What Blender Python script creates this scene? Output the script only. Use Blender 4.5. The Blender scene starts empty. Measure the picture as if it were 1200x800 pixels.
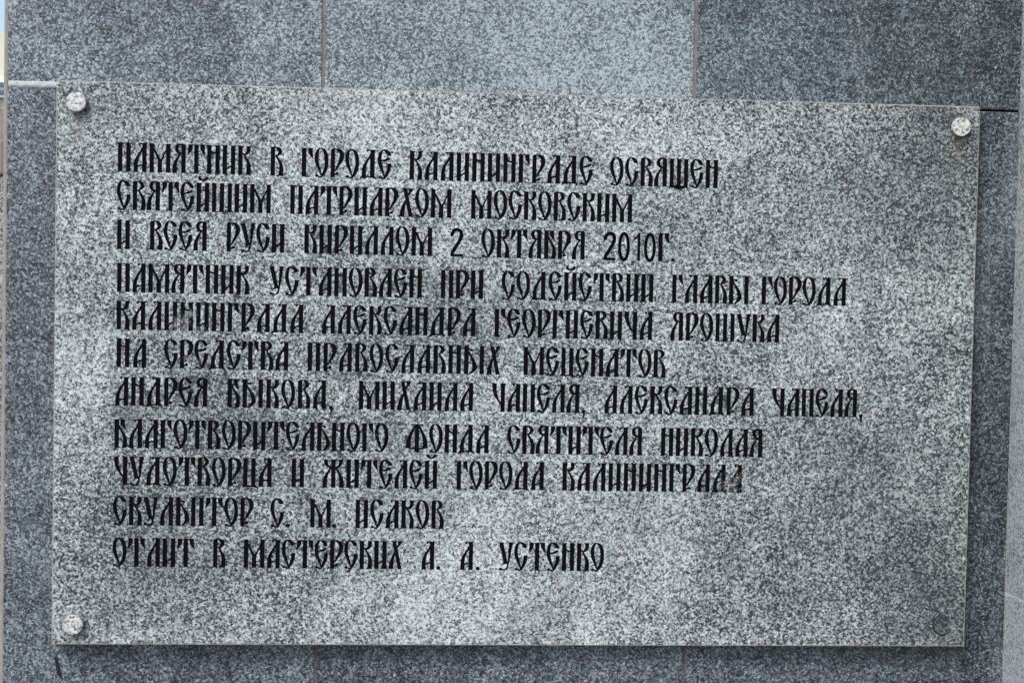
import bpy, bmesh, math, random
from mathutils import Vector, Matrix
from mathutils.geometry import delaunay_2d_cdt

random.seed(7)
S = bpy.context.scene
COL = S.collection

# ------------------------------------------------------------------ camera
cam_data = bpy.data.cameras.new('camera')
cam = bpy.data.objects.new('camera', cam_data)
COL.objects.link(cam)
RIGHT = (0.99709919, -0.07361096, 0.01935517)
UP = (-0.01671037, 0.03637708, 0.99919841)
BACK = (-0.07425604, -0.99662337, 0.03504149)
CAM = (-0.13652986, -1.65951363, 0.09054896)
M = Matrix(((RIGHT[0], UP[0], BACK[0], CAM[0]),
            (RIGHT[1], UP[1], BACK[1], CAM[1]),
            (RIGHT[2], UP[2], BACK[2], CAM[2]),
            (0, 0, 0, 1)))
cam.matrix_world = M
cam_data.sensor_width = 36.0
cam_data.sensor_fit = 'HORIZONTAL'
cam_data.lens = 36.0 * 1800.0 / 1200.0
cam_data.clip_start = 0.05
cam_data.clip_end = 2000.0
S.camera = cam
S.render.resolution_x, S.render.resolution_y = 1024, 682

# ------------------------------------------------------------------ sky, sun, exposure
SUN_EL, SUN_AZ = math.radians(48), math.radians(-38)   # azimuth: from straight in front of the wall towards the left
world = bpy.data.worlds.new('World')
S.world = world
world.use_nodes = True
wn = world.node_tree
bg = wn.nodes['Background']
sky = wn.nodes.new('ShaderNodeTexSky')
sky.sky_type = 'NISHITA'
sky.sun_disc = False
sky.sun_elevation = SUN_EL
to_sun = Vector((math.sin(SUN_AZ) * math.cos(SUN_EL), -math.cos(SUN_AZ) * math.cos(SUN_EL), math.sin(SUN_EL)))
sky.sun_rotation = math.atan2(to_sun.x, to_sun.y)
sky.air_density = 1.0
sky.dust_density = 3.0
sky.ozone_density = 1.0
wn.links.new(sky.outputs[0], bg.inputs[0])
bg.inputs[1].default_value = 0.15
sun_data = bpy.data.lights.new('sun', 'SUN')
sun_data.energy = 1.6
sun_data.angle = math.radians(20)
sun_data.color = (1.0, 0.97, 0.93)
sun = bpy.data.objects.new('sun', sun_data)
COL.objects.link(sun)
sun.rotation_euler = to_sun.to_track_quat('Z', 'Y').to_euler()
S.view_settings.view_transform = 'Standard'
S.view_settings.look = 'None'
S.view_settings.gamma = 1.0
S.view_settings.exposure = 0.62

# ------------------------------------------------------------------ node helpers
class N:
    def __init__(self, name, rough=0.5, spec=0.5):
        self.m = bpy.data.materials.new(name)
        self.m.use_nodes = True
        self.t = self.m.node_tree
        self.b = self.t.nodes['Principled BSDF']
        self.b.inputs['Roughness'].default_value = rough
        self.b.inputs['Specular IOR Level'].default_value = spec
        self.tc = self.t.nodes.new('ShaderNodeTexCoord')
        self.pos = self.tc.outputs['Object']
    def lk(self, a, b): self.t.links.new(a, b)
    def put(self, sock, v):
        if isinstance(v, bpy.types.NodeSocket): self.lk(v, sock)
        else: sock.default_value = v
    def noise(self, scale, detail=3.0, rough=0.55, vec=None, offset=None):
        n = self.t.nodes.new('ShaderNodeTexNoise')
        n.inputs['Scale'].default_value = scale
        n.inputs['Detail'].default_value = detail
        n.inputs['Roughness'].default_value = rough
        v = vec or self.pos
        if offset: v = self.vmath('ADD', v, offset)
        self.lk(v, n.inputs['Vector'])
        return n
    def vor(self, scale, vec=None, rnd=1.0):
        n = self.t.nodes.new('ShaderNodeTexVoronoi')
        n.inputs['Scale'].default_value = scale
        n.inputs['Randomness'].default_value = rnd
        self.lk(vec or self.pos, n.inputs['Vector'])
        return n
    def vmath(self, op, a, b):
        n = self.t.nodes.new('ShaderNodeVectorMath'); n.operation = op
        self.put(n.inputs[0], a); self.put(n.inputs[1], b)
        return n.outputs[0]
    def math(self, op, a, b=0.0, clamp=False):
        n = self.t.nodes.new('ShaderNodeMath'); n.operation = op; n.use_clamp = clamp
        self.put(n.inputs[0], a); self.put(n.inputs[1], b)
        return n.outputs[0]
    def rng(self, v, a, b, c, d):
        n = self.t.nodes.new('ShaderNodeMapRange')
        self.put(n.inputs[0], v)
        for k, x in enumerate((a, b, c, d)): n.inputs[k + 1].default_value = x
        return n.outputs[0]
    def ramp(self, v, stops, interp='LINEAR'):
        n = self.t.nodes.new('ShaderNodeValToRGB')
        cr = n.color_ramp; cr.interpolation = interp
        while len(cr.elements) < len(stops): cr.elements.new(0.5)
        for e, (p, c) in zip(cr.elements, stops):
            e.position = p
            e.color = (*c, 1) if len(c) == 3 else c
        self.lk(v, n.inputs[0])
        return n.outputs[0]
    def mix(self, f, a, b, mode='MIX'):
        n = self.t.nodes.new('ShaderNodeMix'); n.data_type = 'RGBA'; n.blend_type = mode
        self.put(n.inputs[0], f)
        self.put(n.inputs[6], a if not isinstance(a, tuple) else (*a, 1)[:4])
        self.put(n.inputs[7], b if not isinstance(b, tuple) else (*b, 1)[:4])
        return n.outputs[2]
    def sepx(self, v):
        n = self.t.nodes.new('ShaderNodeSeparateXYZ'); self.lk(v, n.inputs[0]); return n.outputs
    def comb(self, x, y, z):
        n = self.t.nodes.new('ShaderNodeCombineXYZ')
        for i, q in enumerate((x, y, z)): self.put(n.inputs[i], q)
        return n.outputs[0]
    def spot(self, x, z, r):
        d = self.t.nodes.new('ShaderNodeVectorMath'); d.operation = 'DISTANCE'
        s = self.sepx(self.pos)
        self.lk(self.comb(s[0], 0.0, s[2]), d.inputs[0]); d.inputs[1].default_value = (x, 0, z)
        return self.rng(d.outputs['Value'], 0.0, r, 1.0, 0.0)
    def bump(self, h, strength, dist):
        n = self.t.nodes.new('ShaderNodeBump')
        n.inputs['Strength'].default_value = strength; n.inputs['Distance'].default_value = dist
        self.lk(h, n.inputs['Height']); self.lk(n.outputs[0], self.b.inputs['Normal'])
    def base(self, c): self.put(self.b.inputs['Base Color'], (*c, 1) if isinstance(c, tuple) else c)

def grains(g, size, tones, shift, warp=0.6, seed=(0, 0, 0), fine=0.35):
    """Interlocking crystals: random cell value pushed by a slow density field, through a tone ramp."""
    p = g.vmath('ADD', g.pos, seed)
    w = g.noise(size * 1.3, 2.0, 0.6, p)
    wv = g.vmath('SUBTRACT', w.outputs['Color'], (0.5, 0.5, 0.5))
    p2 = g.vmath('ADD', p, g.vmath('MULTIPLY', wv, (warp / size,) * 3))
    a = g.sepx(g.vor(size, p2).outputs['Color'])
    b = g.sepx(g.vor(size * 1.9, p2).outputs['Color'])
    n3 = g.noise(size * 0.55, 2.0, 0.6, p).outputs['Fac']
    v = g.math('ADD', g.math('MULTIPLY', a[0], 1 - fine), g.math('MULTIPLY', b[0], fine))
    v = g.math('ADD', v, g.rng(n3, 0.3, 0.7, -0.10, 0.10))
    v = g.math('ADD', v, shift)
    col = g.ramp(v, tones)
    # slight mineral tints: greenish, bluish, pinkish crystals
    tint = g.ramp(a[1], [(0.0, (0.90, 1.0, 0.99)), (0.4, (1, 1, 1)), (0.65, (1, 1, 1)), (1.0, (1.05, 0.97, 1.0))])
    return g.mix(1.0, col, tint, 'MULTIPLY'), v

WASHED = ((-0.15, 0.28, 0.22, 0.149), (0.10, 0.27, 0.16, 0.096), (-0.47, 0.0, 0.07, 0.139), (0.02, -0.26, 0.20, 0.160), (-0.14, -0.27, 0.12, 0.107), (0.36, 0.06, 0.10, 0.075), (0.16, -0.16, 0.06, 0.107),
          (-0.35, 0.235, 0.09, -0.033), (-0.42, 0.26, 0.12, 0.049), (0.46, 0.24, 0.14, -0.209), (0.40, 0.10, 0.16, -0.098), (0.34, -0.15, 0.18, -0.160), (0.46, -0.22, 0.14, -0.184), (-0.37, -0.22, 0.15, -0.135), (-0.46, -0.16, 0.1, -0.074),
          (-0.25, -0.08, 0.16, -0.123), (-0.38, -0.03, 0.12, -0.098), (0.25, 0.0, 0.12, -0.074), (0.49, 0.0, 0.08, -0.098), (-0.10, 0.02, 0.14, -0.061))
def plaque_granite(name, dark=0.0):
    g = N(name, 0.62, 0.2)
    big = g.noise(5.0, 4.0, 0.6).outputs['Fac']
    mid = g.noise(22.0, 4.0, 0.65, offset=(3, 1, 5)).outputs['Fac']
    grit = g.noise(150.0, 2.0, 0.6, offset=(7, 2, 1)).outputs['Fac']
    shift = g.math('ADD', g.rng(big, 0.3, 0.7, -0.08, 0.08), g.rng(mid, 0.3, 0.7, -0.11, 0.08))
    shift = g.math('ADD', shift, g.rng(grit, 0.3, 0.7, -0.10, 0.09))
    shift = g.math('ADD', shift, -dark)
    edge = g.rng(g.noise(14.0, 5.0, 0.7, offset=(1, 9, 4)).outputs['Fac'], 0.3, 0.7, 0.45, 1.0)
    for x, z, r, k in WASHED:            # washed pale patches (+) and dark ones (-)
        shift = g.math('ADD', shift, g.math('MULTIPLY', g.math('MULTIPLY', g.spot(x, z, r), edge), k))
    col, v = grains(g, 500.0, [(0.14, (0.023, 0.027, 0.031)), (0.28, (0.078, 0.088, 0.094)), (0.42, (0.20, 0.222, 0.226)),
                               (0.62, (0.355, 0.385, 0.385)), (0.85, (0.61, 0.645, 0.64))], shift)
    # soot in loose patches; dark spots between lines, at right end, round the fixings
    soot = g.noise(9.0, 5.0, 0.7, offset=(11, 4, 2)).outputs['Fac']
    m = g.rng(soot, 0.46, 0.70, 0.0, 0.6)
    col = g.mix(m, col, g.mix(1.0, col, (0.52, 0.55, 0.56), 'MULTIPLY'))
    for x, z, r, k in ((-0.4772, 0.2760, 0.020, 0.9), (0.4777, 0.2754, 0.020, 0.9), (-0.4755, -0.2776, 0.020, 0.9), (-0.282, -0.063, 0.03, 0.7), (-0.418, -0.055, 0.03, 0.75), (-0.36, 0.035, 0.045, 0.3), (0.474, -0.275, 0.09, 0.55),
                       (0.40, 0.20, 0.13, 0.45), (0.36, -0.12, 0.12, 0.4), (-0.39, -0.20, 0.11, 0.4), (0.45, -0.20, 0.10, 0.4), (-0.12, -0.10, 0.10, 0.3), (0.47, 0.28, 0.1, 0.4)):
        f = g.math('MULTIPLY', g.math('MULTIPLY', g.spot(x, z, r), g.rng(grit, 0.35, 0.6, 0.2, 1.0)), k)
        col = g.mix(f, col, (0.045, 0.05, 0.055))
    s = g.sepx(g.pos)
    # rain runs below the fixings and the lettering
    run = g.noise(1.0, 4.0, 0.6, g.comb(g.math('MULTIPLY', s[0], 70.0), 0.3, g.math('MULTIPLY', s[2], 5.0))).outputs['Fac']
    for cx, cz, k in ((-0.4776, 0.266, 0.5), (0.4770, 0.265, 0.5), (-0.4762, -0.287, 0.4), (0.4748, -0.287, 0.6)):
        w = g.rng(g.math('ABSOLUTE', g.math('SUBTRACT', s[0], cx)), 0.004, 0.011, 1.0, 0.0)
        d = g.math('MULTIPLY', g.rng(s[2], cz - 0.06, cz, 0.0, 1.0), g.math('LESS_THAN', s[2], cz))
        f = g.math('MULTIPLY', g.math('MULTIPLY', w, d), g.rng(run, 0.35, 0.65, k * 0.4, k))
        col = g.mix(f, col, (0.11, 0.095, 0.075))
    col = g.mix(g.rng(run, 0.52, 0.75, 0.0, 0.22), col, (0.09, 0.10, 0.105))
    col = g.mix(1.0, col, (0.952, 0.986, 1.002), 'MULTIPLY')
    # faint rusty line along the lower rim
    rim = g.math('MULTIPLY', g.rng(s[2], -0.2995, -0.297, 1.0, 0.0), g.rng(g.noise(30).outputs['Fac'], 0.45, 0.6, 0, 0.8))
    col = g.mix(rim, col, (0.30, 0.20, 0.09))
    g.base(col)
    g.bump(v, 0.25, 0.0006)
    g.lk(g.rng(v, 0.1, 0.9, 0.5, 0.72), g.b.inputs['Roughness'])
    return g.m

def wall_granite(name, level, seed, tint=(1, 1, 1), rough=0.36, patches=()):
    g = N(name, rough, 0.5)
    big = g.noise(4.0, 4.0, 0.6, offset=seed).outputs['Fac']
    mid = g.noise(28.0, 3.0, 0.65, offset=seed).outputs['Fac']
    s = g.sepx(g.pos)
    streak = g.noise(1.0, 4.0, 0.6, g.comb(g.math('MULTIPLY', s[0], 26.0), seed[0], g.math('MULTIPLY', s[2], 2.5))).outputs['Fac']
    shift = g.math('ADD', g.rng(big, 0.3, 0.7, -0.11, 0.10), g.rng(mid, 0.3, 0.7, -0.08, 0.07))
    shift = g.math('ADD', shift, g.rng(streak, 0.35, 0.7, -0.03, 0.05))
    shift = g.math('ADD', shift, level)
    edge = g.rng(g.noise(12.0, 5.0, 0.7, offset=seed).outputs['Fac'], 0.3, 0.7, 0.3, 1.0)
    for x, z, r, k in patches:
        shift = g.math('ADD', shift, g.math('MULTIPLY', g.math('MULTIPLY', g.spot(x, z, r), edge), k))
    col, v = grains(g, 530.0, [(0.14, (0.010, 0.012, 0.015)), (0.32, (0.042, 0.051, 0.059)), (0.50, (0.096, 0.117, 0.133)),
                               (0.70, (0.195, 0.226, 0.245)), (0.93, (0.40, 0.44, 0.46))], shift, 0.35, seed=seed)
    fl = g.vor(38.0, g.vmath('ADD', g.pos, seed))
    fleck = g.math('MULTIPLY', g.math('LESS_THAN', fl.outputs['Distance'], 0.05), g.math('GREATER_THAN', g.sepx(fl.outputs['Color'])[0], 0.72))
    col = g.mix(g.math('MULTIPLY', fleck, 0.75), col, (0.55, 0.57, 0.58))
    col = g.mix(1.0, col, tint, 'MULTIPLY')
    # wash of dust brought down by rain
    col = g.mix(g.rng(streak, 0.55, 0.8, 0.0, 0.22), col, (0.30, 0.32, 0.33))
    g.base(col)
    g.lk(g.rng(mid, 0.3, 0.7, rough - 0.05, rough + 0.12), g.b.inputs['Roughness'])
    g.bump(v, 0.12, 0.0004)
    return g.m

def paint_black():
    g = N('black_letter_paint', 0.75, 0.04)
    base = g.ramp(g.noise(120.0, 3.0).outputs['Fac'], [(0.3, (0.0025, 0.0025, 0.0035)), (0.75, (0.006, 0.0063, 0.008))])
    stone = g.ramp(g.vor(300.0).outputs['Color'], [(0.2, (0.06, 0.065, 0.07)), (0.7, (0.30, 0.31, 0.31))])
    n = g.noise(260.0, 4.0, 0.65).outputs['Fac']
    wear = None
    for x, z, r, k in ((-0.3665, 0.047, 0.022, 1.0), (-0.349, 0.039, 0.016, 0.75), (-0.3585, 0.055, 0.016, 0.8), (0.2300, -0.121, 0.024, 0.85), (0.2400, -0.113, 0.02, 0.6),
                       (-0.361, 0.008, 0.012, 0.9), (-0.352, 0.003, 0.012, 0.7), (-0.16, -0.067, 0.02, 0.5), (-0.29, -0.078, 0.02, 0.4), (0.31, -0.03, 0.015, 0.45)):
        f = g.math('MULTIPLY', g.spot(x, z, r), k)
        wear = f if wear is None else g.math('MAXIMUM', wear, f)
    t = g.math('ADD', g.math('MULTIPLY', n, 0.9), g.math('MULTIPLY', wear, 0.50))
    m = g.rng(t, 0.70, 0.92, 0.0, 1.0)
    g.base(g.mix(m, base, stone))
    g.bump(n, 0.2, 0.0005)
    return g.m

def plain(name, c, rough=0.8, var=0.25, scale=60.0):
    g = N(name, rough, 0.3)
    n = g.noise(scale, 4.0, 0.65).outputs['Fac']
    lo = tuple(x * (1 - var) for x in c); hi = tuple(min(1, x * (1 + var)) for x in c)
    g.base(g.ramp(n, [(0.3, lo), (0.7, hi)]))
    g.bump(n, 0.3, 0.001)
    return g.m

MAT = {
    'plaque': plaque_granite('light_grey_granite'),
    'sawn': plain('sawn_granite_edge', (0.27, 0.27, 0.262), 0.85, 0.6, 120),
    'plug': plaque_granite('dirty_grey_granite', 0.12),
    'paint': paint_black(),
    'mortar': plain('grey_brown_mortar', (0.17, 0.155, 0.15), 0.9, 0.35, 120),
    'mortar_low': plain('sooty_mortar', (0.085, 0.085, 0.09), 0.9, 0.5, 300),
    'mortar_pale': plain('pale_cement', (0.42, 0.45, 0.47), 0.8, 0.22, 160),
    'mortar_dark': plain('dark_open_joint', (0.02, 0.02, 0.022), 0.9, 0.4, 120),
    'sealant': plain('beige_sealant', (0.27, 0.25, 0.23), 0.7, 0.2, 90),
    'collar': plain('brown_tarnished_collar', (0.20, 0.155, 0.10), 0.5, 0.35, 200),
    'backing': plain('rough_concrete', (0.20, 0.19, 0.18), 0.9, 0.3, 40),
    'scar': plain('dark_chip_in_stone', (0.012, 0.012, 0.014), 0.8, 0.4, 300),
    'cream': plain('cream_plaster', (0.60, 0.60, 0.48), 0.9, 0.06, 2),
    'blue': plain('blue_cloth', (0.10, 0.16, 0.25), 0.7, 0.1, 5),
    'white': plain('white_paint', (0.75, 0.78, 0.85), 0.6, 0.05, 5),
    'black_glass': plain('dark_glass', (0.01, 0.01, 0.012), 0.2, 0.1, 5),
    'plinth': plain('taupe_plinth', (0.24, 0.21, 0.18), 0.85, 0.2, 3),
    'paving': plain('grey_paving', (0.10, 0.10, 0.10), 0.9, 0.2, 6),
}
def cap_granite():
    g = N('pale_granite_cap', 0.7, 0.2)
    col, v = grains(g, 420.0, [(0.20, (0.10, 0.105, 0.11)), (0.36, (0.28, 0.29, 0.295)), (0.55, (0.48, 0.50, 0.50)), (0.85, (0.62, 0.64, 0.635))], 0.05, seed=(4, 4, 4))
    g.base(col); g.bump(v, 0.2, 0.0004)
    return g.m
MAT['cap'] = cap_granite()

# ------------------------------------------------------------------ object helpers
def empty(name, loc, label, cat, group=None):
    o = bpy.data.objects.new(name, None); COL.objects.link(o)
    o.empty_display_size = 0.05
    o.location = loc; o['label'] = label; o['category'] = cat
    if group: o['group'] = group
    return o
def part(name, bm, mat, parent, label=None, smooth=False):
    me = bpy.data.meshes.new(name); bm.to_mesh(me); bm.free()
    me.materials.append(mat)
    if smooth:
        for p in me.polygons: p.use_smooth = True
    o = bpy.data.objects.new(name, me); COL.objects.link(o)
    if parent:
        o.parent = parent
        if parent.type == 'EMPTY':                               # meshes are written in world coordinates
            o.matrix_parent_inverse = Matrix.Translation(-parent.location)
    if label: o['label'] = label
    return o
def box(bm, x0, x1, y0, y1, z0, z1, bev=0.0, segs=1):
    vs = [bm.verts.new((x, y, z)) for x in (x0, x1) for y in (y0, y1) for z in (z0, z1)]
    fs = [(0, 1, 3, 2), (4, 6, 7, 5), (0, 4, 5, 1), (2, 3, 7, 6), (0, 2, 6, 4), (1, 5, 7, 3)]
    F = [bm.faces.new([vs[i] for i in f]) for f in fs]
    bmesh.ops.recalc_face_normals(bm, faces=F)
    if bev:
        E = list({e for f in F for e in f.edges})
        bmesh.ops.bevel(bm, geom=E, offset=bev, segments=segs, affect='EDGES', profile=0.5)
    return bm
def B(*a, **k): return box(bmesh.new(), *a, **k)

# ------------------------------------------------------------------ the wall behind the plaque
WY = 0.019                       # front of the wall cladding (the plaque's face is y = 0)
LEFT, CORNER, SEAM = -0.5552, 0.5522, 0.2981
J1, J2 = -0.2214, 0.1843
wall = empty('granite_wall', (0, 0.25, -1.6), 'dark blue grey granite slab wall that carries the inscribed plaque', 'wall')
part('wall_core', B(LEFT + 0.012, CORNER + 0.05, WY + 0.032, 0.45, -1.6, 1.3), MAT['backing'], wall)
G = 0.0018
def slab(x0, x1, z0, z1, mat, label=None, gl=G, gr=G, gb=G, gt=G):
    return part('cladding_slab', B(x0 + gl, x1 - gr, WY, WY + 0.03, z0 + gb, z1 - gt, 0.0008, 2), mat, wall, label)
top = 0.95
slab(LEFT, J1, SEAM, top, wall_granite('blue_grey_granite', 0.03, (1, 0, 0), tint=(0.93, 0.985, 1.02), patches=((-0.25, 0.34, 0.13, 0.20), (-0.52, 0.32, 0.10, 0.10), (-0.40, 0.37, 0.10, -0.06))), 'mid grey slab at the upper left corner', gl=0, gb=0.0016)
slab(J1, J2, SEAM, top, wall_granite('pale_blue_grey_granite', 0.10, (5, 2, 1), tint=(0.92, 0.99, 1.01), rough=0.34, patches=((0.08, 0.33, 0.16, 0.20), (0.0, 0.40, 0.14, 0.10), (-0.15, 0.34, 0.10, 0.05))), 'palest slab above the middle of the plaque', gb=0.0016)  # pale patches put the sky's reflection into this slab's colour
slab(J2, CORNER, SEAM, top, wall_granite('dark_blue_grey_granite', -0.10, (9, 3, 2), tint=(0.92, 0.985, 1.02), patches=((0.22, 0.36, 0.13, 0.12), (0.32, 0.33, 0.08, 0.10), (0.50, 0.36, 0.16, -0.14))), 'darker slab at the upper right', gr=0, gb=0.0012)  # dark patch at the right end is the pilaster's shade put into the colour
low = -0.70
slab(LEFT, -0.2204, low, SEAM, wall_granite('blue_grey_granite', -0.05, (2, 6, 3), tint=(0.93, 0.97, 1.03)), gl=0, gt=0.0032)
slab(-0.2204, 0.187, low, SEAM, wall_granite('blue_grey_granite', -0.08, (4, 8, 3), tint=(0.93, 0.97, 1.03)), gt=0.0012)
slab(0.187, CORNER, low, SEAM, wall_granite('dark_blue_grey_granite', -0.09, (6, 1, 8), tint=(0.93, 0.97, 1.03), patches=((0.53, 0.15, 0.20, -0.16), (0.54, -0.1, 0.22, -0.16), (0.54, -0.3, 0.15, -0.12))), gr=0, gt=0.0012)  # dark patches paint the pilaster's shade into the stone beside the corner
m_low = wall_granite('blue_grey_granite', 0.0, (3, 3, 9))
slab(LEFT, -0.2217, -1.6, low, m_low, gl=0); slab(-0.2217, 0.1866, -1.6, low, m_low); slab(0.1866, CORNER, -1.6, low, m_low, gr=0)
# mortar: recessed 1 mm in the vertical joints, smeared pale cement in the left bed joint, open and dark in the right one
bm = bmesh.new()
for x, z0, z1 in ((J1, SEAM + 0.002, top), (J2, SEAM + 0.002, top)):
    box(bm, x - 0.0026, x + 0.0026, WY + 0.0009, WY + 0.028, z0, z1)
part('mortar_joint', bm, MAT['mortar'], wall)
for x in (-0.2204, 0.187):
    part('mortar_joint', B(x - 0.0026, x + 0.0026, WY + 0.0004, WY + 0.028, low, SEAM - 0.003), MAT['mortar_low'], wall)
bm = bmesh.new()
n = 40
prev = None
for i in range(n + 1):                # a pressed, slightly ragged bead of cement
    x = LEFT + 0.001 + (-0.47 - LEFT) * i / n
    zc = SEAM - 0.0011 + random.uniform(-0.0002, 0.0002)
    h = 0.0032 + random.uniform(-0.00035, 0.00035)
    y = WY - 0.0010 + random.uniform(-0.0002, 0.0003)
    ring = [bm.verts.new(p) for p in ((x, WY + 0.02, zc - h), (x, WY - 0.0002, zc - h), (x, y, zc - h * 0.4), (x, y + 0.0002, zc + h * 0.5), (x, WY - 0.0002, zc + h), (x, WY + 0.02, zc + h))]
    if prev:
        for k in range(5): bm.faces.new((prev[k], ring[k], ring[k + 1], prev[k + 1]))
    prev = ring
bmesh.ops.recalc_face_normals(bm, faces=bm.faces)
part('mortar_joint', bm, MAT['mortar_pale'], wall, 'pale cement in the joint at the upper left corner of the plaque')
part('mortar_joint', B(-0.47, CORNER, WY + 0.006, WY + 0.026, SEAM - 0.0014, SEAM + 0.0014), MAT['mortar_dark'], wall, 'open dark joint at the upper right corner of the plaque')
part('edge_sealant', B(LEFT - 0.0048, LEFT - 0.0002, WY + 0.004, WY + 0.06, -1.6, 1.3, 0.0012, 2), MAT['sealant'], wall)
# a dark gouge in the slab below the lower left corner of the plaque
bm = bmesh.new()
path = [(-0.4993, -0.3160, 0.0004), (-0.4984, -0.3200, 0.0016), (-0.4972, -0.3260, 0.0020), (-0.4958, -0.3330, 0.0022), (-0.4942, -0.3375, 0.0019), (-0.4932, -0.3395, 0.0006)]
L_, R_ = [], []
for x, z, w in path:
    L_.append(bm.verts.new((x - w + random.uniform(-.0004, .0004), WY - 0.0004, z))); R_.append(bm.verts.new((x + w, WY - 0.0004, z - 0.0005)))
C_ = [bm.verts.new((x, WY - 0.0009, z)) for x, z, w in path]
for i in range(len(path) - 1):
    bm.faces.new((L_[i], L_[i + 1], C_[i + 1], C_[i])); bm.faces.new((C_[i], C_[i + 1], R_[i + 1], R_[i]))
bmesh.ops.recalc_face_normals(bm, faces=bm.faces)
part('gouge', bm, MAT['scar'], wall)

# ------------------------------------------------------------------ the pier that stands out from the wall on the right
pil = empty('granite_pilaster', (CORNER + 0.2, -0.1, -1.6), 'lighter granite pilaster standing out from the wall at the right edge', 'pilaster')
PF = -0.55  # depth is out of view, set deep to block sky from the right end
mp = wall_granite('light_pilaster_granite', 0.30, (8, 8, 1), rough=0.5)
for z0, z1 in ((-1.6, -0.2418), (-0.2418, 0.62), (0.62, 1.3)):
    part('cladding_slab', B(CORNER, CORNER + 0.42, PF, 0.30, z0 + 0.0006, z1 - 0.0006, 0.0015, 2), mp, pil)
for z in (-0.2418, 0.62):
    part('mortar_joint', B(CORNER + 0.0004, CORNER + 0.4, PF + 0.002, 0.29, z - 0.0009, z + 0.0009), MAT['mortar_pale'], pil)

# ------------------------------------------------------------------ lettering: strokes of an old Slavonic display hand, cap height = 100
def smooth(rows, n=4):
    """Catmull-Rom through the rows (any tuple length)."""
    out = []
    for i in range(len(rows) - 1):
        p0 = rows[max(i - 1, 0)]; p1 = rows[i]; p2 = rows[i + 1]; p3 = rows[min(i + 2, len(rows) - 1)]
        for k in range(n):
            t = k / n
            out.append(tuple(0.5 * ((2 * b) + (-a + c) * t + (2 * a - 5 * b + 4 * c - d) * t * t + (-a + 3 * b - 3 * c + d) * t ** 3)
                             for a, b, c, d in zip(p0, p1, p2, p3)))
    out.append(tuple(rows[-1]))
    return out
def Ld(*rows, n=3):                  # ladder of (y, left, right), top to bottom
    r = smooth(rows, n)
    r = [(y, min(a, b - 0.4) - 1.0, max(b, a + 0.4) + 1.0) for y, a, b in r]
    return [(a, y) for y, a, b in r] + [(b, y) for y, a, b in reversed(r)]
def Rc(x0, y0, x1, y1):
    if 97 <= y1 - y0 <= 100 and x1 - x0 > 12: x0 -= 1.0 if x1 - x0 < 15 else 0; x1 += 1.0 if x1 - x0 < 16 else 0
    return [(x0, y0), (x1, y0), (x1, y1), (x0, y1)]
def Pl(*pts, n=3, closed=False):     # polyline brush (x, y, width): one quad per step
    r = smooth(pts, n)
    polys = []
    L, R = [], []
    for i, (x, y, w) in enumerate(r):
        a = r[max(i - 1, 0)]; b = r[min(i + 1, len(r) - 1)]
        if closed and i in (0, len(r) - 1): a = r[-2]; b = r[1]
        w += 2.8
        dx, dy = b[0] - a[0], b[1] - a[1]; q = math.hypot(dx, dy) or 1
        L.append((x - dy / q * w / 2, y + dx / q * w / 2)); R.append((x + dy / q * w / 2, y - dx / q * w / 2))
    for i in range(len(r) - 1): polys.append([L[i], L[i + 1], R[i + 1], R[i]])
    return polys
def El(x, y, a, b, n=10): return [(x + a * math.cos(2 * math.pi * k / n), y + b * math.sin(2 * math.pi * k / n)) for k in range(n)]
def flat(*items):
    out = []
    for it in items:
        if it and isinstance(it[0], list): out += it
        else: out.append(it)
    return out
def mir(poly, c):
    if poly and isinstance(poly[0], list): return [mir(p, c) for p in poly]
    return [(2 * c - x, y) for x, y in poly]
def sh(poly, dx):
    if poly and isinstance(poly[0], list): return [sh(p, dx) for p in poly]
    return [(x + dx, y) for x, y in poly]

stem = lambda x, w=13.6: Rc(x, 0, x + w, 100)
hair_b = lambda x0, x1, h=2.2: Rc(x0, 0, x1, h)
hair_t = lambda x0, x1, h=2.2: Rc(x0, 100 - h, x1, 100.3)
LEG = Ld((83, 25.5, 31), (76, 23.5, 30), (69, 18.5, 26), (60, 13, 21), (50, 7, 16.3), (38, 2.2, 13.8), (28, 0.6, 12.8), (15, 0, 13), (0, -0.5, 14))
SERIF = [(13, 100.3), (14.5, 97), (18, 91.5), (20.5, 91.5), (22, 94.5), (25, 96.8), (31, 97.5), (31, 100.3)]
OL = Ld((101.3, 16, 22), (97.5, 10.5, 18), (93, 6.5, 15), (86, 3.2, 13.2), (73, 0.5, 11.5), (61, 0.2, 11.8), (49, 2.6, 14), (37, 7.2, 17.2), (25, 13, 20.7), (16, 17.5, 22.8), (6, 21.5, 24.8), (1, 22.8, 25.5))
OR_ = Ld((101.8, 16.5, 24), (99, 19.5, 31), (95, 25, 36.5), (86, 30.5, 42), (73, 34, 45.8), (60, 35.3, 47), (45, 35.3, 46.7), (33, 33.5, 45), (21, 29.5, 41), (10, 25, 35), (3, 21.5, 28.5), (-0.3, 19, 25))
TAIL = flat(El(7.4, 4.6, 6.2, 4.8), Pl((25.5, 1.6, 3.4), (19, 0.8, 2.8), (12.5, 2.2, 3.6)))
CR = Ld((54, 34.3, 46.3), (48, 33.8, 46), (38, 33, 45), (25, 30, 41), (12, 25.5, 34.5), (3, 21.8, 28), (-0.3, 19.5, 25))
HOOKR = Ld((100, 0, 13.6), (90, 0, 13.6), (83, 1, 13.7), (75, 6, 14.6), (68, 12, 16), (63.5, 15.6, 16.8))   # drooping serif, tip right
BRUSHLEG = Ld((71, 16.5, 20.5), (66, 18, 23.5), (58, 21.8, 29), (48, 26.5, 36), (36, 29.5, 41), (22, 29.8, 42.5), (10, 28, 42), (0, 25.8, 40.5))
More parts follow.
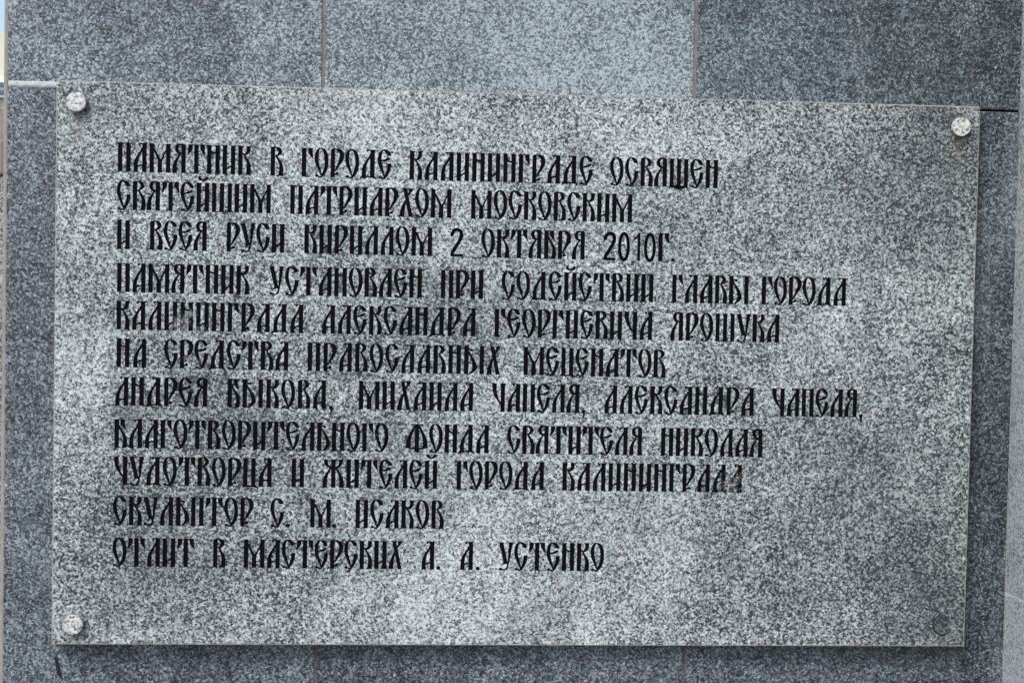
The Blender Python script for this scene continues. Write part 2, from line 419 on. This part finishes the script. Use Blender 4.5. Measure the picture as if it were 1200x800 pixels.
BREVE = Pl((7.5, 122, 6.5), (10, 114.5, 7), (21, 109.5, 3.6), (32, 114.5, 7), (34.5, 122, 6.5))
ARC = Ld((100, 28.5, 41), (90, 29, 41), (82, 28.5, 40), (76, 24.5, 37), (72, 19.5, 31))
def Irows(): return flat(stem(0), stem(28.2), hair_t(-3, 17), hair_t(26, 46), hair_b(-2, 16))
GL = {}
def glyph(ch, w, l, r, *it): GL[ch] = (w, l, r, [p for p in flat(*it)])
glyph('П', 41.5, 7.5, 7.5, stem(0), stem(27.9), Rc(-6, 97.4, 47, 100.3), hair_b(-3, 17), hair_b(25, 44))
glyph('А', 42.5, 8, 7.5, Rc(29, 0, 42.5, 100), SERIF, hair_t(28, 47), LEG, Pl((12, 19, 5), (19, 22.5, 3.4), (30, 24.5, 3.4)), hair_b(27, 45))
glyph('Л', 42.5, 8, 7.5, Rc(29, 0, 42.5, 100), SERIF, hair_t(28, 47), LEG, hair_b(27, 45))
glyph('Д', 46, 8, 9, Rc(30, 2, 44, 100), sh(SERIF, 1), hair_t(29, 47), sh(LEG, 1),
      [(-9, -3.5), (-1.5, 8), (14, 8), (31, 8), (45.5, 8), (52.5, -3), (48, -4), (43, 0.4), (36, 2.4), (22, 3), (8, 2.2), (0, 0), (-5, -4)])
glyph('М', 70, 7.5, 7.5, stem(0), Rc(56.6, 0, 70, 100), Ld((42, 29.6, 40.5), (36, 28.5, 41.5), (20, 28, 42), (0, 28, 42)),
      Ld((84, 12, 17), (76, 14.5, 20.5), (66, 18.5, 25.5), (55, 23.5, 31.5), (46, 27.5, 36.5), (38, 28.8, 38)), Ld((82, 56, 59), (74, 52.5, 56), (63, 46.8, 51), (52, 41.5, 46.5), (44, 37, 43), (38, 35.5, 41.4)), hair_t(65, 76), hair_b(54, 73), hair_t(-3, 5))
glyph('Я', 43.5, 5, 7.5, Rc(30, 0, 43.5, 98.5), El(37, 97.5, 6.4, 3.6), Pl((34, 99.5, 3), (25, 99.3, 3.6), (17, 95.5, 7.5), (13, 85, 10), (16.5, 74.5, 8.5), (23, 69.3, 5), (32, 68.2, 3.6)),
      Ld((70, 24.5, 28.5), (65, 21, 26), (55, 14.5, 21), (45, 8.2, 16.8), (30, 2, 13.6), (15, 0, 13.4), (0, 0, 14)), hair_b(27, 46))
glyph('Т', 55, 6, 6, Rc(20.6, 0, 34.2, 100), Rc(0, 97.6, 55, 100.3), mir(sh(HOOKR, 41.5), 27.5), sh(HOOKR, 41), hair_b(3, 51))
glyph('Н', 42, 7.5, 7.5, stem(0), stem(28.4), Pl((12.5, 78, 5), (18.5, 73.2, 4), (29.5, 71.5, 3.8)), hair_t(-3, 17), hair_t(25, 45), hair_b(-2, 16), hair_b(26, 44))
glyph('И', 42, 7.5, 7.5, Irows(), Pl((12.5, 18.5, 4), (20.5, 24, 3.8), (29.5, 29, 4.2)))
glyph('Й', 42, 7.5, 7.5, Irows(), Pl((12.5, 18.5, 4), (20.5, 24, 3.8), (29.5, 29, 4.2)), BREVE)
glyph('К', 43, 7.5, 5, stem(0), hair_t(-3, 17), ARC, hair_t(27, 46), Pl((33, 75.5, 6), (26, 71.6, 4), (20, 71.2, 3.6), (12, 75, 3)), Ld((72, 16, 21), (66, 18.5, 23.8), (58, 22.5, 29), (48, 27, 36), (36, 29.6, 41), (22, 29.6, 42.6), (0, 26.6, 42)), hair_b(-2, 16))
glyph('В', 42.5, 7.5, 4.5, Rc(0, 0, 13.4, 97.5), El(8, 96.5, 7.8, 4.8), Ld((101.5, 9, 20), (99, 15, 28), (94, 21, 34), (87, 25.2, 37.2), (80, 25.2, 36.5), (74, 21, 32), (70, 14, 25), (67.6, 11, 19)), BRUSHLEG, hair_b(-8, 41, 2))
glyph('Г', 38, 7.5, 4.5, stem(0), Rc(-4, 97.6, 37, 100.3), sh(HOOKR, 22), hair_b(-3, 33))
glyph('О', 47, 4.5, 5.5, OL, OR_, TAIL)
glyph('С', 46, 4.5, 5.5, OL, CR, TAIL, Ld((101.8, 15, 25), (99.5, 18, 32), (95, 23.5, 38.5), (89, 28.5, 42.5), (84, 30.5, 44), (80.5, 33, 43)))
glyph('Е', 46.5, 4.5, 5.5, OL, CR, TAIL, Ld((101.8, 15, 25), (99.5, 18, 32), (95, 23.5, 38.5), (89, 28.5, 42.5), (84, 31.5, 44.5), (80, 36, 43.5)), Pl((10, 62.5, 3), (20, 63.2, 4.2), (29, 66, 6.2), (36, 69.5, 6), (41, 74, 2.2)))
glyph('Р', 44.5, 7.5, 4, Rc(0, 0, 12.9, 97.5), El(7.6, 97, 7.3, 4.2), Ld((101.4, 7, 22), (98.5, 14, 32), (93, 23.5, 39), (85, 29, 43.2), (75, 30.6, 44.4), (65, 29.6, 42.6), (55, 26.6, 38), (45, 22.4, 31.5), (35, 17.8, 24.6), (27, 15, 19.6), (22, 13.4, 16.2)), El(22, 14.2, 6, 5), Pl((12, 10.5, 3), (19, 12, 3.5)), hair_b(-3, 20))
glyph('Ш', 67, 7.5, 7.5, stem(0, 13), stem(27, 13), stem(54, 13), hair_b(-2, 69, 3), hair_t(-3, 16), hair_t(24, 43), hair_t(51, 70))
glyph('Щ', 64, 7.5, 7.5, stem(0, 13), stem(25.5, 13), stem(51, 13), [(-2, -2), (66, -2), (64, 6), (0, 6)], [(10, -1), (18, -6), (27, -8.5), (37, -9.3), (45, -7.5), (52, -3), (56, -1), (50, 1), (20, 1)], hair_t(-3, 16), hair_t(23, 41), hair_t(49, 67))
glyph('Х', 46, 5.5, 7, [(10.5, 100), (24.5, 100), (46, 0), (31.8, 0)], hair_t(5, 30), Ld((100, 31, 46), (94, 32, 44), (86, 31, 39), (78, 27, 33), (72, 24, 28)), hair_t(29, 50), Ld((58, 17.5, 21.5), (48, 12.5, 20), (38, 8, 18.6), (25, 3.6, 16.6), (12, 0.8, 15.4), (0, -0.8, 15)), hair_b(-3, 17), hair_b(30, 49))
glyph('У', 48, 5, 5, [(-2, 100), (14, 100), (30.5, 27), (30, 23), (16.2, 27)], [(16, 28), (30, 25), (29, 22), (23, 22.5), (17, 20), (10.5, 16.5), (9, 19), (12.5, 21)],
      Ld((100, 34.5, 48.3), (86, 34.2, 45.5), (66, 32.8, 41.6), (42, 31.8, 38), (25, 30, 34.6), (11, 26.6, 31.8), (4, 21.5, 28.4), (0.5, 16.5, 24.5)), Pl((21, 1.4, 3), (15, 1, 2.6), (9, 3, 4)), El(5.6, 4.6, 6.2, 4.8), hair_t(-6, 17), hair_t(31, 52))
glyph('Б', 41.5, 7.5, 4.5, stem(0), Rc(-4, 97.6, 34, 100.3), sh(HOOKR, 20), Ld((80, 10, 15), (72, 12.5, 18.5), (66, 15.5, 22), (58, 20, 28), (48, 25.5, 35), (36, 29, 39.6), (22, 29, 41.5), (10, 27, 41), (0, 24, 39.5)), hair_b(-3, 40, 2))
SOFT = flat(Rc(0, 2, 13.6, 100), El(7, 2.8, 6.6, 3.4), hair_t(-5, 15), El(25.4, 84.5, 4.8, 4.8), Pl((12.5, 87, 3), (19, 86, 3), (24, 85.5, 4)),
            Ld((80, 11, 15.5), (74, 13.8, 19), (65, 18.5, 25), (52, 24.8, 35), (38, 29, 41.4), (26, 30.3, 44.4), (19, 29.3, 44), (12, 26, 38.5), (5, 21, 30), (0, 14, 23)), Rc(6, -0.4, 20, 3))
glyph('Ь', 43, 7.5, 4.5, SOFT)
glyph('Ы', 69, 7.5, 7.5, SOFT, Rc(55, 0, 68.6, 100), hair_t(51, 73), hair_b(53, 71))
glyph('Ц', 42, 7.5, 7.5, stem(0, 13.2), Rc(27.6, 2, 41, 100), hair_t(-3, 16), hair_t(25, 45), Rc(-5, -1, 30, 5), [(27.6, 9), (42, 9), (44, 4), (51, -2.4), (48, -5), (37, -1.6), (27, -1)])
glyph('Ч', 43.5, 6, 7.5, Rc(30, 0, 43.5, 100), Ld((100, 0, 14), (86, 0, 13.6), (73, 1.4, 14.4), (60, 6, 17), (50, 11.4, 20.5), (40, 18, 25), (33, 23.4, 29.5), (28, 27, 31.5)), hair_t(-3, 17), hair_t(27, 47), hair_b(14, 50))
ZH = flat(Ld((100, 5, 17.6), (90, 5.6, 17.6), (82, 8, 19), (76, 12.6, 23.5), (72, 18.5, 29)), Pl((22, 74.5, 5), (28, 71.6, 3.6), (34, 72, 3.4)), hair_t(2, 20),
          Ld((72, 26.5, 31.5), (66, 23, 29), (58, 17.5, 24.8), (45, 9, 19), (30, 3, 15.6), (15, 1, 15), (0, 2, 16.6)))
glyph('Ж', 75, 6, 6, Rc(30.8, 0, 44.4, 100), hair_t(28, 47), ZH, mir(ZH, 37.6), hair_b(-1, 18), hair_b(57, 76))
FF = flat(Ld((95, 26, 31), (88, 23.8, 29.5), (79, 19.4, 26.5), (65, 11.4, 21), (50, 5.2, 17.4), (36, 1.6, 15.8), (22, 0, 15.2), (16, -0.5, 18)), Pl((2, 18.2, 3.5), (15, 15, 4.4), (31.5, 13, 3)), [(16, 100.3), (17, 95), (19.5, 92.2), (22, 94.6), (27, 96), (32, 96.8), (38, 100.3)])
glyph('Ф', 75, 6, 6, Rc(30.8, 0, 44.4, 100), FF, mir(FF, 37.6), hair_b(15, 60))
glyph('2', 43, 6, 6, Pl((4.5, 71, 9.5), (6, 82, 10), (13, 92, 10), (23, 95, 10), (33, 91, 10), (38, 81, 10), (36.5, 68, 10), (29, 51, 10), (17.5, 32, 10), (8, 15, 10.5), (5.6, 5, 11)), Rc(0, 0, 43, 9.6))
glyph('0', 40, 6, 6, Pl(*[(20 + 15.8 * math.cos(a) * (1 if abs(math.sin(a)) < 0.75 else 1.02), 49 + 47 * math.sin(a), 8.6) for a in [math.pi / 2 + k * math.pi / 8 for k in range(17)]], closed=True))
glyph('1', 25, 10, 11, Rc(14.6, 0, 25, 97.5), [(0, 69), (9, 77), (15, 84), (15, 94), (20, 97.5), (17, 97.5), (10, 87), (0, 79)])
glyph('.', 12, 7, 4, Rc(-0.5, -0.5, 12, 12))
glyph(',', 12, 7, 4, Rc(-0.5, -0.5, 12, 11.5), [(3.2, 1), (12, 1), (11.6, -6), (6.8, -18), (1.6, -19.5), (4.4, -9)])

# baseline height at x = 0, slope, then (word, left ink edge, right ink edge) in metres on the plaque's face
LINES = [
    (0.2037, -0.00397, [('ПАМЯТНИК', -0.4349, -0.2957), ('В', -0.2745, -0.2619), ('ГОРОДЕ', -0.2415, -0.1465), ('КАЛИНИНГРАДЕ', -0.1264, 0.0712), ('ОСВЯЩЕН', 0.0903, 0.2084)]),
    (0.1639, -0.00237, [('СВЯТЕЙШИМ', -0.4359, -0.2744), ('ПАТРИАРХОМ', -0.2532, -0.0815), ('МОСКОВСКИМ', -0.0596, 0.115)]),
    (0.1224, -0.00224, [('И', -0.435, -0.4221), ('ВСЕЯ', -0.4006, -0.3424), ('РУСИ', -0.3199, -0.2594), ('КИРИЛЛОМ', -0.2376, -0.1016), ('2', -0.0814, -0.068), ('ОКТЯБРЯ', -0.0482, 0.064), ('2010Г.', 0.085, 0.1633)]),
    (0.0775, -0.00058, [('ПАМЯТНИК', -0.4345, -0.2958), ('УСТАНОВЛЕН', -0.2741, -0.1118), ('ПРИ', -0.0907, -0.0455), ('СОДЕЙСТВИИ', -0.0252, 0.1403), ('ГЛАВЫ', 0.1615, 0.2456), ('ГОРОДА', 0.2608, 0.3542)]),
    (0.0366, -0.00304, [('КАЛИНИНГРАДА', -0.4346, -0.2382), ('АЛЕКСАНДРА', -0.2173, -0.0531), ('ГЕОРГИЕВИЧА', -0.0318, 0.1399), ('ЯРОШУКА', 0.1606, 0.2808)]),
    (-0.0041, -0.00665, [('НА', -0.4342, -0.4037), ('СРЕДСТВА', -0.3845, -0.2535), ('ПРАВОСЛАВНЫХ', -0.2322, -0.0255), ('МЕЦЕНАТОВ', 0.0005, 0.1559)]),
    (-0.0442, -0.00254, [('АНДРЕЯ', -0.4351, -0.339), ('БЫКОВА,', -0.3169, -0.2051), ('МИХАИЛА', -0.1768, -0.0543), ('ЧАПЕЛЯ,', -0.033, 0.0685), ('АЛЕКСАНДРА', 0.09, 0.2543), ('ЧАПЕЛЯ,', 0.2753, 0.3768)]),
    (-0.0896, -0.00324, [('БЛАГОТВОРИТЕЛЬНОГО', -0.4355, -0.1449), ('ФОНДА', -0.1255, -0.0364), ('СВЯТИТЕЛЯ', -0.0159, 0.1314), ('НИКОЛАЯ', 0.1531, 0.265)]),
    (-0.1291, -0.00274, [('ЧУДОТВОРЦА', -0.4356, -0.2695), ('И', -0.2476, -0.2349), ('ЖИТЕЛЕЙ', -0.2148, -0.0917), ('ГОРОДА', -0.0699, 0.0245), ('КАЛИНИНГРАДА', 0.0455, 0.2432)]),
    (-0.1727, -0.00939, [('СКУЛЬПТОР', -0.4365, -0.288), ('С.', -0.2698, -0.2493), ('М.', -0.227, -0.1995), ('ИСАКОВ', -0.1784, -0.0835)]),
    (-0.2171, -0.00490, [('ОТЛИТ', -0.4365, -0.3509), ('В', -0.3301, -0.3174), ('МАСТЕРСКИХ', -0.2974, -0.128), ('А.', -0.1063, -0.0864), ('А.', -0.0642, -0.0437), ('УСТЕНКО', -0.0223, 0.0924)]),
]

CAP = 0.0306
PW, PH = 1.0, 1.0 / 1.6684

def clean(poly):
    out = []
    for p in poly:
        if not out or (abs(p[0] - out[-1][0]) + abs(p[1] - out[-1][1])) > 2e-6: out.append(p)
    if len(out) > 2 and (abs(out[0][0] - out[-1][0]) + abs(out[0][1] - out[-1][1])) < 2e-6: out.pop()
    if len(out) < 3: return None
    a = sum(out[i][0] * out[(i + 1) % len(out)][1] - out[(i + 1) % len(out)][0] * out[i][1] for i in range(len(out)))
    if abs(a) < 1e-10: return None
    return out if a > 0 else out[::-1]

verts2, faces2, owner, WORDS = [], [], [], []
R0 = 0.0012
rect = [(-PW / 2 + R0, -PH / 2 + R0), (PW / 2 - R0, -PH / 2 + R0), (PW / 2 - R0, PH / 2 - R0), (-PW / 2 + R0, PH / 2 - R0)]
faces2.append(list(range(4))); owner.append(-1); verts2 += rect
u = CAP / 100.0
for li, (z0, slope, words) in enumerate(LINES):
    slope = max(slope, -0.0042)
    for word, x0, x1 in words:
        gs = [GL[c] for c in word]
        WORDS.append((li, word))
        adv = sum(g[0] for g in gs)
        gaps = [gs[i][2] + gs[i + 1][1] for i in range(len(gs) - 1)]
        extra = ((x1 - x0) / u - adv - sum(gaps)) / max(1, len(gaps)) if gaps else 0
        if gaps and '.' not in word: extra = max(-5, min(5, extra))
        sx = 1.0 if not gaps else 1.0
        x = x0 / u
        for i, g in enumerate(gs):
            jz = random.uniform(-0.35, 0.35)
            for poly in g[3]:
                pts = clean([((x + a) * u, z0 + slope * (x + a) * u + (b + jz) * u) for a, b in poly])
                if pts is None: continue
                k = len(verts2); verts2 += pts
                faces2.append(list(range(k, k + len(pts)))); owner.append(len(WORDS) - 1)
            x += g[0] + (gaps[i] + extra if i < len(gaps) else 0)
best = None
for attempt in range(8):             # the triangulator can drop near-coincident pieces: nudge by microns and keep a complete answer
    rj = random.Random(attempt)
    pts = [Vector((x * 1000, z * 1000)) if k < 4 else Vector((x * 1000 + rj.uniform(-.004, .004), z * 1000 + rj.uniform(-.004, .004))) for k, (x, z) in enumerate(verts2)]
    edges = [(f[k], f[(k + 1) % len(f)]) for f in faces2 for k in range(len(f))]
    res = delaunay_2d_cdt(pts, edges, [], 0, 1e-4, False)
    area = 0.0
    for f in res[2]:
        area += abs(sum(res[0][f[k]].x * res[0][f[(k + 1) % len(f)]].y - res[0][f[(k + 1) % len(f)]].x * res[0][f[k]].y for k in range(len(f)))) / 2
    want = (PW - 2 * R0) * (PH - 2 * R0) * 1e6
    score = abs(area - want) / want
    if best is None or score < best[0]: best = (score, res, pts)
    if score < 1e-4: break
V, F = best[1][0], list(best[1][2])
# which word, if any, each triangle belongs to: even a thin sliver is tested at its own centre
cells = {}
polys = []
for f, o in zip(faces2, owner):
    if o < 0: continue
    pp = [(best[2][k].x, best[2][k].y) for k in f]
    xs = [p[0] for p in pp]; ys = [p[1] for p in pp]
    q = (min(xs), max(xs), min(ys), max(ys), pp, o)
    for cx in range(int(q[0] // 5), int(q[1] // 5) + 1):
        for cy in range(int(q[2] // 5), int(q[3] // 5) + 1): cells.setdefault((cx, cy), []).append(q)
def word_at(x, y):
    for x0, x1, y0, y1, pp, o in cells.get((int(x // 5), int(y // 5)), ()):
        if x < x0 or x > x1 or y < y0 or y > y1: continue
        c = False
        for k in range(len(pp)):
            (ax, ay), (bx, by) = pp[k], pp[k - 1]
            if (ay > y) != (by > y) and x < (bx - ax) * (y - ay) / (by - ay) + ax: c = not c
        if c: return o
    return -1
inside = [word_at(sum(V[k].x for k in f) / len(f), sum(V[k].y for k in f) / len(f)) for f in F]
V = [v * 0.001 for v in V]

plaque = empty('granite_plaque', (0, 0.0, -PH / 2), 'pale speckled granite plaque with eleven lines of black engraved Cyrillic lettering', 'plaque')
DEPTH, THICK = 0.0011, 0.0165
bm = bmesh.new()
bv = {}
def pv(i):
    if i not in bv: bv[i] = bm.verts.new((V[i].x, 0.0, V[i].y))
    return bv[i]
edge_side = {}
for i, f in enumerate(F):
    n = len(f)
    a = sum(V[f[k]].x * V[f[(k + 1) % n]].y - V[f[(k + 1) % n]].x * V[f[k]].y for k in range(n))
    ff = list(f) if a > 0 else list(reversed(f))
    F[i] = ff
    if inside[i] < 0:
        try: bm.faces.new([pv(k) for k in ff])
        except ValueError: pass
    for k in range(n):
        edge_side.setdefault((ff[k], ff[(k + 1) % n]), i)
def rim(off, y): return [bm.verts.new((sx * (PW / 2 - off), y, sz * (PH / 2 - off))) for sx, sz in ((-1, -1), (1, -1), (1, 1), (-1, 1))]
corner = []
for cx, cz in rect:
    corner.append(min(bv.values(), key=lambda v: (v.co.x - cx) ** 2 + (v.co.z - cz) ** 2))
r1, r2, r3 = rim(0.0003, 0.0003), rim(0.0, 0.0014), rim(0.0, THICK)
for a, b in ((corner, r1), (r1, r2), (r2, r3)):
    for k in range(4):
        bm.faces.new((a[k], b[k], b[(k + 1) % 4], a[(k + 1) % 4])).material_index = 1
bm.faces.new(list(reversed(r3)))
part('stone_slab', bm, MAT['plaque'], plaque).data.materials.append(MAT['sawn'])
ORD = ['first', 'second', 'third', 'fourth', 'fifth', 'sixth', 'seventh', 'eighth', 'ninth', 'tenth', 'eleventh']
for wi, (li, word) in enumerate(WORDS):
    bm = bmesh.new(); fl, tp = {}, {}
    def fv(i):
        if i not in fl: fl[i] = bm.verts.new((V[i].x, DEPTH, V[i].y))
        return fl[i]
    def tv(i):
        if i not in tp: tp[i] = bm.verts.new((V[i].x, 0.0, V[i].y))
        return tp[i]
    for i, f in enumerate(F):
        if inside[i] != wi: continue
        try: bm.faces.new([fv(k) for k in f])
        except ValueError: continue
        for k in range(len(f)):
            a, b = f[k], f[(k + 1) % len(f)]
            o = edge_side.get((b, a))
            if o is None or inside[o] < 0:
                try: bm.faces.new((fv(b), fv(a), tv(a), tv(b)))
                except ValueError: pass
    part('engraved_word', bm, MAT['paint'], plaque, 'engraved black word ' + word + ' in the ' + ORD[li] + ' line')

# fixing caps: three pale granite discs on tarnished collars, the fourth sunk and dirty
def disc(bm, cx, cz, r, y_back, y_front, dome=0.0008, n=40, tilt=0.0):
    prof = [(r, y_back), (r, y_front + 0.0006), (r - 0.0002, y_front + 0.0002), (r - 0.0006, y_front), (r * 0.5, y_front - dome * 0.75)]
    rings = []
    for rr, y in prof:
        rings.append([bm.verts.new((cx + rr * math.cos(2 * math.pi * k / n), y + tilt * rr * math.cos(2 * math.pi * k / n), cz + rr * math.sin(2 * math.pi * k / n))) for k in range(n)])
    for a, b in zip(rings, rings[1:]):
        for k in range(n): bm.faces.new((a[k], a[(k + 1) % n], b[(k + 1) % n], b[k]))
    c = bm.verts.new((cx, y_front - dome, cz))
    for k in range(n): bm.faces.new((rings[-1][k], rings[-1][(k + 1) % n], c))
    bmesh.ops.recalc_face_normals(bm, faces=bm.faces)
    return bm
for cx, cz in ((-0.4779, 0.2768), (0.4770, 0.2762), (-0.4762, -0.2768)):
    cap = part('fixing_cap', disc(bmesh.new(), cx, cz, 0.0103, -0.0030, -0.0078, 0.0002), MAT['cap'], plaque, smooth=False)
    part('collar', disc(bmesh.new(), cx + 0.0003, cz - 0.0004, 0.0099, 0.004, -0.0035, 0.0), MAT['collar'], cap)
cap = part('fixing_cap', disc(bmesh.new(), 0.4748, -0.2757, 0.0108, 0.006, -0.0012, 0.0003, tilt=0.15), MAT['plug'], plaque, 'dirty cap sunk into the lower right corner')
part('collar', disc(bmesh.new(), 0.4746, -0.2759, 0.0118, 0.006, -0.0002, 0.0, tilt=0.05), MAT['scar'], cap, 'dark gap round the sunk cap')

# ------------------------------------------------------------------ what shows past the wall's left edge
pier = empty('granite_pier', (-0.8, 0.25, -1.6), 'lower granite pier set back just beyond the left end of the wall', 'pier')
part('pier_block', B(LEFT - 0.45, LEFT - 0.0050, WY + 0.012, 0.45, -1.6, 0.20, 0.002, 2), wall_granite('pier_granite', 0.10, (2, 9, 4), tint=(1.0, 0.98, 0.97), rough=0.5), pier)
part('coping', B(LEFT - 0.46, LEFT - 0.0050, WY + 0.008, 0.46, 0.2005, 0.2385, 0.003, 2), MAT['plinth'], pier)

bld = empty('street_building', (-7.5, 22, -1.6), 'cream plastered building with blue and white awning far behind the left edge', 'building')
part('wall', B(-11, -4.0, 20.0, 26, -1.6, 3.45), MAT['cream'], bld)
part('plinth', B(-11, -4.0, 19.93, 20.2, -1.6, 2.40), MAT['plinth'], bld)
part('window', B(-9, -5.66, 19.90, 20.0, 2.33, 2.48), MAT['black_glass'], bld)
bm = bmesh.new()
for z in (2.60, 2.70): box(bm, -10, -4.5, 19.86, 20.1, z, z + 0.05)
aw = part('awning', B(-10, -4.5, 19.9, 20.1, 2.55, 2.80), MAT['white'], bld)
part('stripe', bm, MAT['blue'], aw)

pave = part('pavement', B(-60, 60, -60, 60, -1.75, -1.6), MAT['paving'], None)
pave['kind'] = 'structure'
